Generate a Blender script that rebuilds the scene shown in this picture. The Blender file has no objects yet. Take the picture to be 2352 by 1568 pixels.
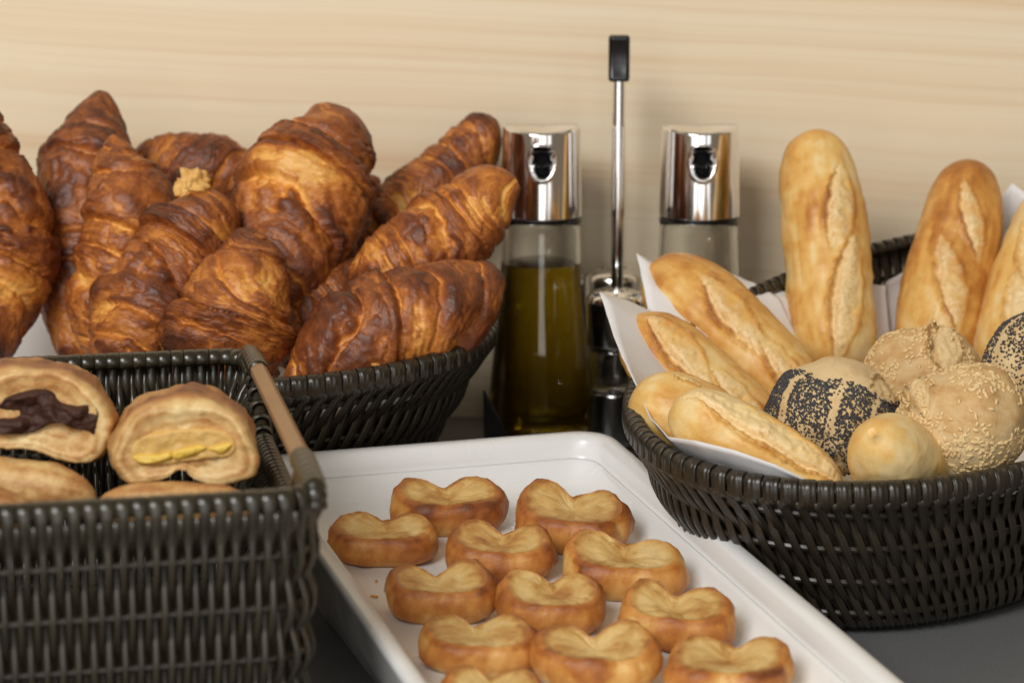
import bpy, math, random
import numpy as np
from mathutils import Vector

# ------------------------------------------------------------------ camera, light, exposure
SC = bpy.context.scene
COL = SC.collection
H, F, PITCH = .388, 5600.0, math.radians(12)      # camera height over the counter (m), focal length in px of a 2352 px wide frame
cam_d = bpy.data.cameras.new('camera'); cam = bpy.data.objects.new('camera', cam_d); COL.objects.link(cam)
cam.location = (0, 0, H); cam.rotation_euler = (math.pi/2 - PITCH, 0, 0)
cam_d.sensor_width = 22.2; cam_d.lens = F/2352*22.2; cam_d.clip_start = .05; cam_d.clip_end = 50
cam_d.dof.use_dof = True; cam_d.dof.focus_distance = 1.24; cam_d.dof.aperture_fstop = 5.6
SC.camera = cam

W = bpy.data.worlds.new('World'); SC.world = W; W.use_nodes = True
W.node_tree.nodes['Background'].inputs[0].default_value = (1, .80, .56, 1)
W.node_tree.nodes['Background'].inputs[1].default_value = .18

def area(name, loc, target, sx, sy, power, col):
    l = bpy.data.lights.new(name, 'AREA'); l.shape = 'RECTANGLE'; l.size = sx; l.size_y = sy; l.energy = power; l.color = col
    o = bpy.data.objects.new(name, l); COL.objects.link(o); o.location = loc
    o.rotation_euler = (Vector(target) - Vector(loc)).to_track_quat('-Z', 'Y').to_euler()
    return o
# a row of floor-length windows behind and to the left of the viewer
area('window_light', (-1.15, -1.05, 2.0), (0, 1.4, .12), 1.3, 1.0, 66, (1, .995, .98))
area('second_window_light', (-1.15, -1.85, .80), (0, 1.4, .15), 1.10, 3.0, 20, (1, .99, .97))
area('third_window_light', (.15, -2.1, .80), (0, 1.4, .1), 1.25, 3.0, 20, (1, .99, .97))
area('fourth_window_light', (1.35, -1.8, .80), (.1, 1.4, .1), .60, 3.0, 7, (.97, .98, 1))

SC.view_settings.view_transform = 'Standard'; SC.view_settings.look = 'None'
SC.view_settings.exposure = 0; SC.view_settings.gamma = 1; SC.view_settings.use_curve_mapping = False
SC.render.engine = 'CYCLES'
SC.cycles.use_denoising = True
SC.cycles.max_bounces = 14; SC.cycles.transmission_bounces = 12; SC.cycles.glossy_bounces = 6
SC.cycles.caustics_reflective = False; SC.cycles.caustics_refractive = True

# ------------------------------------------------------------------ helpers
RNG = np.random.default_rng(7); random.seed(7)
CAM = np.array([0, 0, H])
_f = np.array([0, math.cos(PITCH), -math.sin(PITCH)]); _u = np.array([0, math.sin(PITCH), math.cos(PITCH)])

def at(px, py, d):
    """the point at distance d (world y) seen at pixel px, py of the 2352 x 1568 photograph"""
    r = _f + np.array([1, 0, 0])*(px-1176)/F + _u*(784-py)/F
    return CAM + r*(d/r[1])
def mpp(px, py, d):
    """metres per pixel there"""
    r = _f + _u*(784-py)/F
    return d/r[1]/F
def at_z(px, py, z):
    r = _f + np.array([1, 0, 0])*(px-1176)/F + _u*(784-py)/F
    return CAM + r*((z-H)/r[2])

def _hash(i, j, k, s):
    n = (i*374761393 + j*668265263 + k*2147483647 + s*1274126177) & 0xffffffff
    n = ((n ^ (n >> 13))*1274126177) & 0xffffffff
    n = ((n ^ (n >> 16))*2246822519) & 0xffffffff
    return ((n ^ (n >> 15)) & 0xffff)/32767.5 - 1
def noise(p, s=0):
    p = np.asarray(p, float); i = np.floor(p).astype(np.int64); f = p - i; f = f*f*f*(f*(f*6-15)+10)
    out = 0
    for a in (0, 1):
        wa = f[..., 0] if a else 1-f[..., 0]
        for b in (0, 1):
            wb = f[..., 1] if b else 1-f[..., 1]
            for c in (0, 1):
                wc = f[..., 2] if c else 1-f[..., 2]
                out = out + wa*wb*wc*_hash(i[..., 0]+a, i[..., 1]+b, i[..., 2]+c, s)
    return out
def fbm(p, s=0, o=4, g=.5):
    r, a = 0, 1.0; p = np.asarray(p, float)
    for k in range(o):
        r = r + a*noise(p*(2.03**k) + 17.3*k, s+k); a *= g
    return r
def sstep(a, b, x):
    t = np.clip((x-a)/(b-a), 0, 1); return t*t*(3-2*t)

def catmull(P, n, closed=False):
    P = np.asarray(P, float); m = len(P)
    if closed:
        t = np.arange(n)/n*m
    else:
        t = np.linspace(0, m-1, n)
    i = np.floor(t).astype(int)
    if not closed: i = np.minimum(i, m-2)
    f = (t-i)[:, None]
    def g(k):
        if closed: return P[k % m]
        k2 = np.clip(k, 0, m-1); q = P[k2].copy()
        lo = k < 0; hi = k > m-1
        q[lo] = 2*P[0]-P[1]; q[hi] = 2*P[-1]-P[-2]
        return q
    a, b, c, d = g(i-1), g(i), g(i+1), g(i+2)
    return .5*(2*b + (c-a)*f + (2*a-5*b+4*c-d)*f*f + (3*b-a-3*c+d)*f**3)

def mesh_obj(name, V, Fc, mat, parent=None, smooth=True, attrs=None):
    me = bpy.data.meshes.new(name)
    me.from_pydata([tuple(v) for v in np.asarray(V, float).tolist()], [], [tuple(f) for f in Fc])
    if smooth: me.polygons.foreach_set('use_smooth', [True]*len(me.polygons))
    for k, a in (attrs or {}).items():
        at_ = me.attributes.new(k, 'FLOAT', 'POINT'); at_.data.foreach_set('value', np.asarray(a, np.float32).ravel())
    me.materials.append(mat); me.update()
    o = bpy.data.objects.new(name, me); COL.objects.link(o)
    if parent: o.parent = parent
    return o
def grid_faces(nu, nv, wrap_v=True, off=0):
    i, j = np.meshgrid(np.arange(nu-1), np.arange(nv if wrap_v else nv-1), indexing='ij')
    j2 = (j+1) % nv
    return (np.stack([i*nv+j, i*nv+j2, (i+1)*nv+j2, (i+1)*nv+j], -1).reshape(-1, 4)+off).tolist()
def empty(name, loc=(0, 0, 0)):
    o = bpy.data.objects.new(name, None); o.empty_display_size = .02; COL.objects.link(o); o.location = loc
    return o
def tag(o, label, cat, group=None, kind=None):
    o['label'] = label; o['category'] = cat
    if group: o['group'] = group
    if kind: o['kind'] = kind
    return o
def adopt(parent, kids):
    """children modelled in world coordinates keep their place under a moved empty"""
    bpy.context.view_layer.update()
    for k in kids:
        k.parent = parent; k.matrix_parent_inverse = parent.matrix_world.inverted()

def sweep(path, side, up, w, th, closed=False, sect=None):
    """ribbon or tube: cross-section points (a along side, b along up) swept along the path"""
    S = np.array(sect if sect is not None else [(-.5, 0), (-.44, .40), (0, .5), (.44, .40), (.5, 0), (.44, -.42), (-.44, -.42)])
    path = np.asarray(path, float); n = len(path); m = len(S)
    w = np.broadcast_to(np.asarray(w, float), (n,)); th = np.broadcast_to(np.asarray(th, float), (n,))
    V = path[:, None] + side[:, None]*(S[None, :, 0]*w[:, None])[..., None] + up[:, None]*(S[None, :, 1]*th[:, None])[..., None]
    Fc = grid_faces(n, m)
    if closed:
        for j in range(m): Fc.append([(n-1)*m+j, (n-1)*m+(j+1) % m, (j+1) % m, j])
    else:
        Fc.append(list(range(m))[::-1]); Fc.append([(n-1)*m+j for j in range(m)])
    ac = np.broadcast_to(S[None, :, 0], (n, m))
    return V.reshape(-1, 3), Fc, ac.reshape(-1)
CIRC = [(.5*math.cos(a), .5*math.sin(a)) for a in np.linspace(0, 2*math.pi, 12, endpoint=False)]
def unit(v): return v/np.maximum(np.linalg.norm(v, axis=-1, keepdims=True), 1e-12)

def lathe(name, prof, mat, parent, centre, n=64, cap=True):
    """prof: (r, z) from bottom to top; centre: (x, y)"""
    a = np.linspace(0, 2*math.pi, n, endpoint=False); P = np.array(prof, float)
    V = np.stack([centre[0]+P[:, :1]*np.cos(a), centre[1]+P[:, :1]*np.sin(a), np.repeat(P[:, 1:], n, 1)], -1)
    Fc = grid_faces(len(P), n)
    if cap:
        Fc.append(list(range(n))[::-1]); Fc.append([(len(P)-1)*n+j for j in range(n)])
    return mesh_obj(name, V.reshape(-1, 3), Fc, mat, parent)

# ------------------------------------------------------------------ materials
class NT:
    def __init__(s, name):
        s.m = bpy.data.materials.new(name); s.m.use_nodes = True; s.t = s.m.node_tree; s.b = s.t.nodes['Principled BSDF']
    def n(s, typ, **kw):
        x = s.t.nodes.new(typ)
        for k, v in kw.items():
            if k.startswith('i_'):
                key = k[2:].replace('_', ' '); x.inputs[key].default_value = v
            else: setattr(x, k, v)
        return x
    def l(s, a, b): s.t.links.new(a, b)
    def coord(s, scale=(1, 1, 1), rot=(0, 0, 0), out='Object'):
        c = s.n('ShaderNodeTexCoord'); m = s.n('ShaderNodeMapping'); m.inputs['Scale'].default_value = scale; m.inputs['Rotation'].default_value = rot
        s.l(c.outputs[out], m.inputs[0]); return m.outputs[0]
    def noise(s, vec, scale, detail=4, rough=.55, dist=0):
        x = s.n('ShaderNodeTexNoise'); x.inputs['Scale'].default_value = scale; x.inputs['Detail'].default_value = detail
        x.inputs['Roughness'].default_value = rough; x.inputs['Distortion'].default_value = dist; s.l(vec, x.inputs['Vector']); return x.outputs[0]
    def ramp(s, fac, stops):
        x = s.n('ShaderNodeValToRGB'); e = x.color_ramp.elements
        while len(e) < len(stops): e.new(.5)
        for k, (p, c) in enumerate(stops): e[k].position = p; e[k].color = (*c, 1) if len(c) == 3 else c
        s.l(fac, x.inputs[0]); return x.outputs[0]
    def mix(s, fac, a, b, mode='MIX'):
        x = s.n('ShaderNodeMix', data_type='RGBA', blend_type=mode)
        for v, sock in ((fac, x.inputs[0]), (a, x.inputs[6]), (b, x.inputs[7])):
            if isinstance(v, (int, float)): sock.default_value = v
            elif isinstance(v, tuple): sock.default_value = (*v, 1)
            else: s.l(v, sock)
        return x.outputs[2]
    def math(s, op, a, b=0, c=0, clamp=False):
        x = s.n('ShaderNodeMath', operation=op, use_clamp=clamp)
        for k, v in enumerate((a, b, c)):
            if isinstance(v, (int, float)): x.inputs[k].default_value = v
            else: s.l(v, x.inputs[k])
        return x.outputs[0]
    def attr(s, name):
        x = s.n('ShaderNodeAttribute', attribute_name=name); return x.outputs['Fac']
    def rnd(s): return s.n('ShaderNodeObjectInfo').outputs['Random']
    def bump(s, h, strength=.3, dist=.001):
        x = s.n('ShaderNodeBump'); x.inputs['Strength'].default_value = strength; x.inputs['Distance'].default_value = dist
        s.l(h, x.inputs['Height']); s.l(x.outputs[0], s.b.inputs['Normal'])
    def col(s, c):
        if isinstance(c, tuple): s.b.inputs['Base Color'].default_value = (*c, 1)
        else: s.l(c, s.b.inputs['Base Color'])
    def set(s, **kw):
        for k, v in kw.items(): s.b.inputs[k.replace('_', ' ')].default_value = v
        return s

def m_wood_wall():
    t = NT('maple_veneer')
    v = t.coord((1, 1, 1), (0, math.radians(-3.0), 0))
    wob = t.noise(t.coord((2.0, 1, 3)), 1.3, 2)
    m = t.n('ShaderNodeVectorMath', operation='MULTIPLY_ADD'); t.l(wob, m.inputs[0]); m.inputs[1].default_value = (0, 0, .022); t.l(v, m.inputs[2])
    mp = t.n('ShaderNodeMapping'); mp.inputs['Scale'].default_value = (1.2, 1, 170); t.l(m.outputs[0], mp.inputs[0])
    g = t.noise(mp.outputs[0], 1.0, 5, .6)
    mp2 = t.n('ShaderNodeMapping'); mp2.inputs['Scale'].default_value = (.6, 1, 34); t.l(m.outputs[0], mp2.inputs[0])
    g2 = t.noise(mp2.outputs[0], 1.0, 4, .55)
    c = t.ramp(g, [(.30, (.77, .60, .40)), (.42, (.82, .685, .49)), (.60, (.85, .73, .54)), (.76, (.815, .67, .475))])
    c2 = t.ramp(g2, [(.30, (.93, .83, .74)), (.40, (.98, .94, .90)), (.6, (1, 1, 1)), (.74, (.95, .93, .87))])
    t.col(t.mix(1, c, c2, 'MULTIPLY')); t.set(Roughness=.45, Specular_IOR_Level=.25)
    t.bump(g, .06, .0006)
    return t.m
def m_counter():
    t = NT('grey_stone'); v = t.coord()
    n = t.noise(v, 900, 2); n2 = t.noise(v, 9, 3)
    c = t.ramp(n, [(.28, (.04, .04, .042)), (.40, (.145, .148, .152)), (.7, (.165, .168, .172)), (.8, (.27, .27, .27))])
    c = t.mix(t.math('MULTIPLY', n2, .25), c, (.15, .15, .155)); t.col(c); t.set(Roughness=.42); return t.m
def m_crust(name, stops, rough=.45, bump=.35, spec=.45, nscale=120, nmix=.45, fine=900):
    """bake attribute (0 pale .. 1 dark) through a ramp, broken up by noise"""
    t = NT(name); v = t.coord()
    a = t.attr('bake'); n = t.noise(v, nscale, 6, .62, .6); nf = t.noise(v, fine, 3, .6)
    x = t.math('ADD', a, t.math('MULTIPLY', t.math('SUBTRACT', n, .5), nmix))
    x = t.math('ADD', x, t.math('MULTIPLY', t.math('SUBTRACT', nf, .5), .30))
    c = t.ramp(x, stops); cr = t.attr('crumb')
    cn = t.noise(v, 420, 4, .6)
    cc = t.ramp(cn, [(.30, (.52, .32, .12)), (.45, (.75, .54, .265)), (.7, (.80, .63, .36))])
    c = t.mix(cr, c, cc)
    t.col(c); t.set(Roughness=rough, Specular_IOR_Level=spec)
    t.bump(t.math('ADD', t.math('MULTIPLY', n, .6), t.math('MULTIPLY', nf, .5)), bump, .0012)
    return t.m
def m_plain(name, c, rough=.5, spec=.5, metal=0, nz=None, bump=0, bscale=300):
    t = NT(name); t.set(Roughness=rough, Specular_IOR_Level=spec, Metallic=metal)
    if nz:
        n = t.noise(t.coord(), nz[0], 4); t.col(t.mix(n, c, nz[1]))
    else: t.col(c)
    if bump: t.bump(t.noise(t.coord(), bscale, 4), bump, .001)
    return t.m
def m_wicker(name, ca, cb, rough, ridges):
    t = NT(name); a = t.attr('across'); n = t.noise(t.coord(), 160, 3); r = t.rnd()
    t.col(t.mix(t.math('MULTIPLY', t.math('ADD', n, r), .5), ca, cb)); t.set(Roughness=rough, Specular_IOR_Level=.6)
    s = t.math('SINE', t.math('MULTIPLY', a, ridges*2*math.pi))
    t.bump(t.math('ADD', s, t.math('MULTIPLY', n, .5)), .35, .0004); return t.m
def m_glass(name, c, ior=1.5, rough=0.0):
    t = NT(name); t.col(c); t.set(Roughness=rough, IOR=ior, Transmission_Weight=1.0); return t.m

M = {}
M['wall'] = m_wood_wall(); M['counter'] = m_counter()
M['croissant'] = m_crust('croissant_crust', [(.0, (.80, .43, .11)), (.2, (.64, .25, .045)), (.40, (.44, .142, .027)), (.60, (.275, .077, .017)), (.80, (.155, .040, .012)), (1, (.08, .023, .010))], .43, .75, .45, 90, .42, 480)
M['bread'] = m_crust('bread_crust', [(.05, (.80, .60, .29)), (.28, (.76, .48, .155)), (.5, (.67, .35, .085)), (.72, (.50, .205, .04)), (1, (.28, .09, .02))], .42, .22, .42, 60, .30)
M['wholemeal'] = m_crust('wholemeal_crust', [(.05, (.70, .52, .28)), (.4, (.60, .385, .165)), (.7, (.47, .235, .08)), (1, (.26, .10, .03))], .6, .6, .3, 210, .75, 1100)
M['heart'] = m_crust('heart_roll_crust', [(.05, (.74, .46, .15)), (.3, (.62, .29, .07)), (.55, (.46, .165, .032)), (.8, (.31, .092, .02)), (1, (.16, .046, .013))], .46, .35, .42, 70, .60)
M['heart_top'] = m_crust('heart_roll_cut_face', [(.05, (.70, .50, .22)), (.4, (.62, .40, .14)), (.7, (.50, .26, .07)), (1, (.33, .125, .03))], .42, .4, .45, 130, .7)
M['pastry'] = m_crust('pastry_crust', [(.05, (.78, .60, .30)), (.3, (.70, .45, .18)), (.55, (.52, .255, .085)), (.8, (.33, .125, .038)), (1, (.16, .05, .018))], .5, .45, .4, 140, .6, 700)
M['choc'] = m_plain('chocolate_filling', (.032, .012, .009), .62, .35, 0, (160, (.075, .03, .018)), .8, 260)
M['custard'] = m_plain('custard_filling', (.74, .46, .06), .48, .5, 0, (120, (.76, .52, .08)), .3, 200)
M['cream'] = m_plain('custard_soaked_crumb', (.74, .50, .17), .5, .4, 0, (110, (.62, .36, .10)), .5, 240)
M['crumb'] = m_plain('torn_crumb', (.80, .52, .18), .6, .3, 0, (150, (.70, .36, .09)), .6, 260)
M['poppy'] = m_plain('poppy_seed', (.006, .006, .009), .45, .5, 0, (620, (.10, .095, .105)))
M['sesame'] = m_plain('sesame_seed', (.80, .62, .34), .4, .5, 0, (300, (.70, .47, .20)))
M['wicker_dark'] = m_wicker('dark_wicker', (.016, .0122, .0075), (.035, .027, .0165), .33, 3)
M['wicker_olive'] = m_wicker('olive_wicker', (.018, .0145, .0085), (.043, .035, .021), .27, .5)
M['wood_bar'] = m_plain('handle_wood', (.40, .235, .115), .45, .4, 0, (40, (.30, .165, .08)))
def m_tray():
    t = NT('white_melamine'); t.col((.79, .79, .78)); t.set(Specular_IOR_Level=.5); n = t.noise(t.coord(), 28, 5, .6)
    r = t.n('ShaderNodeMapRange'); t.l(n, r.inputs[0]); r.inputs[1].default_value = .35; r.inputs[2].default_value = .7; r.inputs[3].default_value = .13; r.inputs[4].default_value = .30
    t.l(r.outputs[0], t.b.inputs['Roughness']); return t.m
M['porcelain'] = m_tray()
M['paper'] = m_plain('white_paper', (.80, .795, .80), .8, .2, 0, None, .12, 60)
M['chrome'] = m_plain('chrome', (.86, .85, .845), .11, .5, 1)
M['black'] = m_plain('black_plastic', (.010, .010, .011), .30, .5)
M['void'] = m_plain('black_nozzle', (.003, .003, .0035), .6, .12)  # darkness inside the cap openings and lid holes, put into the colour
M['glass'] = m_glass('clear_glass', (.97, .98, .97), 1.48)
M['oil'] = m_glass('olive_oil', (.40, .275, .015), 1.46)
M['pepper'] = m_plain('ground_pepper', (.035, .030, .026), .8, .2, 0, (900, (.10, .085, .07)))
M['steel_grey'] = m_plain('brushed_steel', (.45, .45, .45), .16, .5, 1)
M['salt'] = m_plain('fine_salt', (.75, .75, .74), .8, .2)

# ------------------------------------------------------------------ the setting
def slab(name, x0, x1, y0, y1, z0, z1, mat):
    V = [(x, y, z) for z in (z0, z1) for y in (y0, y1) for x in (x0, x1)]
    Fc = [(0, 2, 3, 1), (4, 5, 7, 6), (0, 1, 5, 4), (2, 6, 7, 3), (1, 3, 7, 5), (0, 4, 6, 2)]
    o = mesh_obj(name, V, Fc, mat, None, False); o['kind'] = 'structure'; return o
slab('wall', -1.2, 1.2, 1.585, 1.61, -.3, 1.1, M['wall'])
slab('counter', -1.2, 1.2, .55, 1.584, -.03, 0, M['counter'])

# ------------------------------------------------------------------ woven baskets
def ring_ellipse(cx, cy, a, b, rot, n):
    tt = np.linspace(0, 2*math.pi, 4000)
    x, y = a*np.cos(tt), b*np.sin(tt)
    L = np.concatenate([[0], np.cumsum(np.hypot(np.diff(x), np.diff(y)))])
    t = np.interp(np.arange(n)/n*L[-1], L, tt)
    x, y = a*np.cos(t), b*np.sin(t); nx, ny = np.cos(t)/a, np.sin(t)/b
    c, s = math.cos(rot), math.sin(rot); q = np.hypot(nx, ny); nx, ny = nx/q, ny/q
    return np.stack([cx+x*c-y*s, cy+x*s+y*c], -1), np.stack([nx*c-ny*s, nx*s+ny*c], -1), t
def at_ring(A, idx):
    n = len(A); i = int(math.floor(idx)); f = idx-i
    return A[i % n]*(1-f) + A[(i+1) % n]*f

def basket(name, R, B, N, nst, mat, rr, width, thick, amp, K, lean, gexp, label, centre, handle=None, pinch=0):
    """R, B: rim and base rings (n x 3), N: outward normals; nst strands woven over K hoops and hooked over the rim"""
    root = empty(name, (centre[0], centre[1], 0)); kids = []
    n = len(R)
    def P(idx, s):
        r, b = at_ring(R, idx), at_ring(B, idx); g = s**gexp
        return np.array([b[0]+(r[0]-b[0])*g, b[1]+(r[1]-b[1])*g, b[2]+(r[2]-rr-b[2])*s])
    Nz = np.concatenate([N, np.zeros((n, 1))], 1)
    up = np.array([0, 0, 1.0])
    per = np.linalg.norm(np.roll(R, -1, 0)-R, axis=1).sum()
    step = per/nst; hookw = 1.99*step
    ss = np.linspace(0.0, 1, int(5*K)+1)
    for k in range(nst):
        i0 = k/nst*n; sg = 1 if k % 2 else -1
        jit = random.uniform(-.12, .12)*n/nst
        pts, outs, ws = [], [], []
        for s in ss:
            idx = i0 + lean*(1-s)*n/nst + jit*(1-s)
            p = P(idx, s); e = .01
            tan = P(idx, min(1, s+e))-P(idx, max(0, s-e)); tan /= np.linalg.norm(tan)
            nn = at_ring(Nz, idx); o = nn - tan*np.dot(nn, tan); o /= np.linalg.norm(o)
            off = amp*sg*math.cos(math.pi*(s*K-.5))
            fade = 1 - sstep(.86, 1, s); pts.append(p + o*(off*fade + (1-fade)*(rr+thick*.6))); outs.append(o)
            loc = np.linalg.norm(P(idx+.5, s)-P(idx-.5, s))*n/nst
            ws.append(width*min(1, loc/step*1.02)*(1-.22*math.cos(math.pi*(s*K-.5))**2*pinch))
        nn = at_ring(Nz, i0); c = at_ring(R, i0); hook = k % 2 == 1
        if hook: ws = [w_*(1+.85*sstep(.84, 1, s_)) for w_, s_ in zip(ws, ss)]
        for a in np.linspace(.25, 3.6, 8) if hook else ():
            o = nn*math.cos(a)+up*math.sin(a); pts.append(c + o*(rr+thick*.6)); outs.append(o); ws.append(hookw)
        pts = np.array(pts); outs = np.array(outs); tan = unit(np.gradient(pts, axis=0)); outs = unit(outs - tan*(outs*tan).sum(-1, keepdims=True)); side = np.cross(tan, outs)
        V, Fc, ac = sweep(pts, side, outs, np.array(ws)*random.uniform(.92, 1.04), thick*(np.where(np.arange(len(pts)) >= len(ss), .7, 1)))
        kids.append(mesh_obj('strand', V, Fc, mat, None, True, {'across': ac}))
    # rim core, hoops, base
    m = 160; idx = np.arange(m)/m*n
    Rc = np.array([at_ring(R, i) for i in idx]); No = np.array([at_ring(Nz, i) for i in idx])
    V, Fc, ac = sweep(Rc, No, np.tile(up, (m, 1)), rr*2, rr*2, True, CIRC); kids.append(mesh_obj('rim', V, Fc, mat, None, True, {'across': ac}))
    for j in range(int(K)):
        s = (j+.5)/K; C = np.array([P(i, s) for i in idx])
        V, Fc, ac = sweep(C, No, np.tile(up, (m, 1)), min(amp*1.5, .003), min(amp*1.8, .0034), True, CIRC); kids.append(mesh_obj('hoop', V, Fc, mat, None, True, {'across': ac}))
    Bc = np.array([at_ring(B, i) for i in idx]); c2 = np.array([centre[0], centre[1]])
    V, Fc, ac = sweep(Bc+np.array([0, 0, .0035]), No, np.tile(up, (m, 1)), .007, .007, True, CIRC); kids.append(mesh_obj('base_ring', V, Fc, mat, None, True, {'across': ac}))
    low = Bc.copy(); low[:, 2] = .006; hi = Bc.copy(); hi[:, 2] = .010
    V = np.concatenate([low, hi]); kids.append(mesh_obj('base', V, grid_faces(2, m)+[list(range(m))[::-1], list(range(m, 2*m))], mat, None, False, {'across': np.zeros(2*m)}))
    if handle: kids += handle()
    adopt(root, kids)
    bars = [k for k in kids if k.name.startswith('handle_bar')]; wraps = [k for k in kids if k.name.startswith('handle_wrap')]
    for i, b_ in enumerate(bars): adopt(b_, wraps[2*i:2*i+2])
    tag(root, label, 'basket', 'woven dark wicker baskets')
    return root

# round-ended basket of breads on the right
NR = 600
RB = dict(cx=.234, cy=1.317, a=.242, b=.134, rot=1.0)
rxy, RN, rt = ring_ellipse(n=NR, **RB)
rz = .1010 + .122*(rxy[:, 1]-RB['cy']) + .009*np.cos(rt)**2
R_R = np.concatenate([rxy, rz[:, None]], 1)
bxy = np.stack([RB['cx']+(rxy[:, 0]-RB['cx'])*.74, RB['cy']+(rxy[:, 1]-RB['cy'])*.83], -1)
R_B = np.concatenate([bxy, np.full((NR, 1), .004)], 1)
basket('bread_basket', R_R, R_B, RN, 292, M['wicker_dark'], .0036, .0046, .0016, .0023, 4, 4.0, .72,
       'dark woven oval basket with white paper holding baguettes and seeded rolls', (RB['cx'], RB['cy']))
# oval basket of croissants behind on the left
LB = dict(cx=-.2244, cy=1.412, a=.2165, b=.1477, rot=-.29)
lxy, LN, lt = ring_ellipse(n=NR, **LB)
lz = .1006 + .05*(lxy[:, 1]-LB['cy']) + .0042*np.cos(lt)**2
L_R = np.concatenate([lxy, lz[:, None]], 1)
bl = np.stack([LB['cx']+(lxy[:, 0]-LB['cx'])*.70, LB['cy']+(lxy[:, 1]-LB['cy'])*.70], -1)
L_B = np.concatenate([bl, np.full((NR, 1), .004)], 1)
basket('croissant_basket', L_R, L_B, LN, 250, M['wicker_dark'], .0036, .0050, .0016, .0023, 4, -4.0, .72,
       'dark woven oval basket heaped with croissants against the wooden wall', (LB['cx'], LB['cy']))

# rectangular basket in front on the left
TH = math.radians(11.8); eL = np.array([-math.cos(TH), -math.sin(TH)]); eB = np.array([-math.sin(TH), math.cos(TH)])
FR = np.array([-.078, .934]); BW, BD, BZ = .215, .2687, .130
def rounded_rect(w, h, r, n):
    pts, nr = [], []
    segs = [('l', (r, 0), (w-r, 0), (0, -1)), ('a', (w-r, r), -90), ('l', (w, r), (w, h-r), (1, 0)), ('a', (w-r, h-r), 0),
            ('l', (w-r, h), (r, h), (0, 1)), ('a', (r, h-r), 90), ('l', (0, h-r), (0, r), (-1, 0)), ('a', (r, r), 180)]
    for s in segs:
        if s[0] == 'l':
            for f in np.linspace(0, 1, 400, endpoint=False): pts.append((s[1][0]*(1-f)+s[2][0]*f, s[1][1]*(1-f)+s[2][1]*f)); nr.append(s[3])
        else:
            for f in np.linspace(0, 1, 60, endpoint=False):
                a = math.radians(s[2]+90*f); pts.append((s[1][0]+r*math.cos(a), s[1][1]+r*math.sin(a))); nr.append((math.cos(a), math.sin(a)))
    pts = np.array(pts); nr = np.array(nr, float)
    L = np.concatenate([[0], np.cumsum(np.linalg.norm(np.diff(np.vstack([pts, pts[:1]]), axis=0), axis=1))])
    q = np.arange(n)/n*L[-1]; ii = np.minimum(np.searchsorted(L, q, 'right')-1, len(pts)-1)
    return pts[ii], nr[ii]
NQ = 900
p2, n2 = rounded_rect(BW, BD, .016, NQ)           # local: x to the left from the front right corner, y to the back
fxy = FR + p2[:, :1]*eL + p2[:, 1:]*eB; FN = unit(n2[:, :1]*eL + n2[:, 1:]*eB)
dip = (1-sstep(0, .012, p2[:, 0]))*sstep(.03, .075, p2[:, 1])*(1-sstep(BD-.075, BD-.03, p2[:, 1]))*.027
dip += sstep(BW-.012, BW, p2[:, 0])*sstep(.03, .075, p2[:, 1])*(1-sstep(BD-.075, BD-.03, p2[:, 1]))*.027
F_R = np.concatenate([fxy, (BZ-.0045-dip)[:, None]], 1)
cF = FR + eL*BW/2 + eB*BD/2
F_B = np.concatenate([cF+(fxy-cF)*.93, np.full((NQ, 1), .004)], 1)
def handle_parts():
    out = []
    for xl in (-.0005, BW+.0005):
        def hp(y, z=BZ-.0005): q = FR+eL*xl+eB*y; return np.array([q[0], q[1], z])
        path = np.array([hp(y) for y in np.linspace(.046, BD-.044, 12)])
        tan = unit(np.gradient(path, axis=0)); up = np.tile([0, 0, 1.0], (12, 1)); side = np.cross(tan, up)
        octo = [(.5*math.cos(a), .5*math.sin(a)) for a in np.linspace(.39, .39+2*math.pi, 8, endpoint=False)]
        V, Fc, _ = sweep(path, side, up, .0084, .0080, False, octo); out.append(mesh_obj('handle_bar', V, Fc, M['wood_bar'], None, False))
        for y0, y1, d in ((.050, .004, -1), (BD-.050, BD-.004, 1)):
            ctl = [hp(y0), hp(y0*.65+y1*.35, BZ-.0002), hp(y0*.3+y1*.7, BZ-.0008), hp(y1-.002*d, BZ-.002), hp(y1, BZ-.010)]
            pth = catmull(ctl, 90); tan = unit(np.gradient(pth, axis=0)); sd = unit(np.cross(tan, np.array([0, 0, 1.0])+0*tan)); uu = np.cross(sd, tan)
            ph = np.linspace(0, 1, 90); rad = .0100*(1+.10*np.abs(np.sin(ph*math.pi*9))) - .0012*ph
            V, Fc, ac = sweep(pth, sd, uu, rad, rad, False, CIRC); out.append(mesh_obj('handle_wrap', V, Fc, M['wicker_olive'], None, True, {'across': np.zeros(len(V))}))
    return out
basket('pastry_basket', F_R, F_B, FN, 298, M['wicker_olive'], .0034, .0032, .0020, .0037, 5.4, 0, .8,
       'rectangular olive wicker basket with wooden bar handle in the left foreground', cF, handle_parts, 1)

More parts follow.
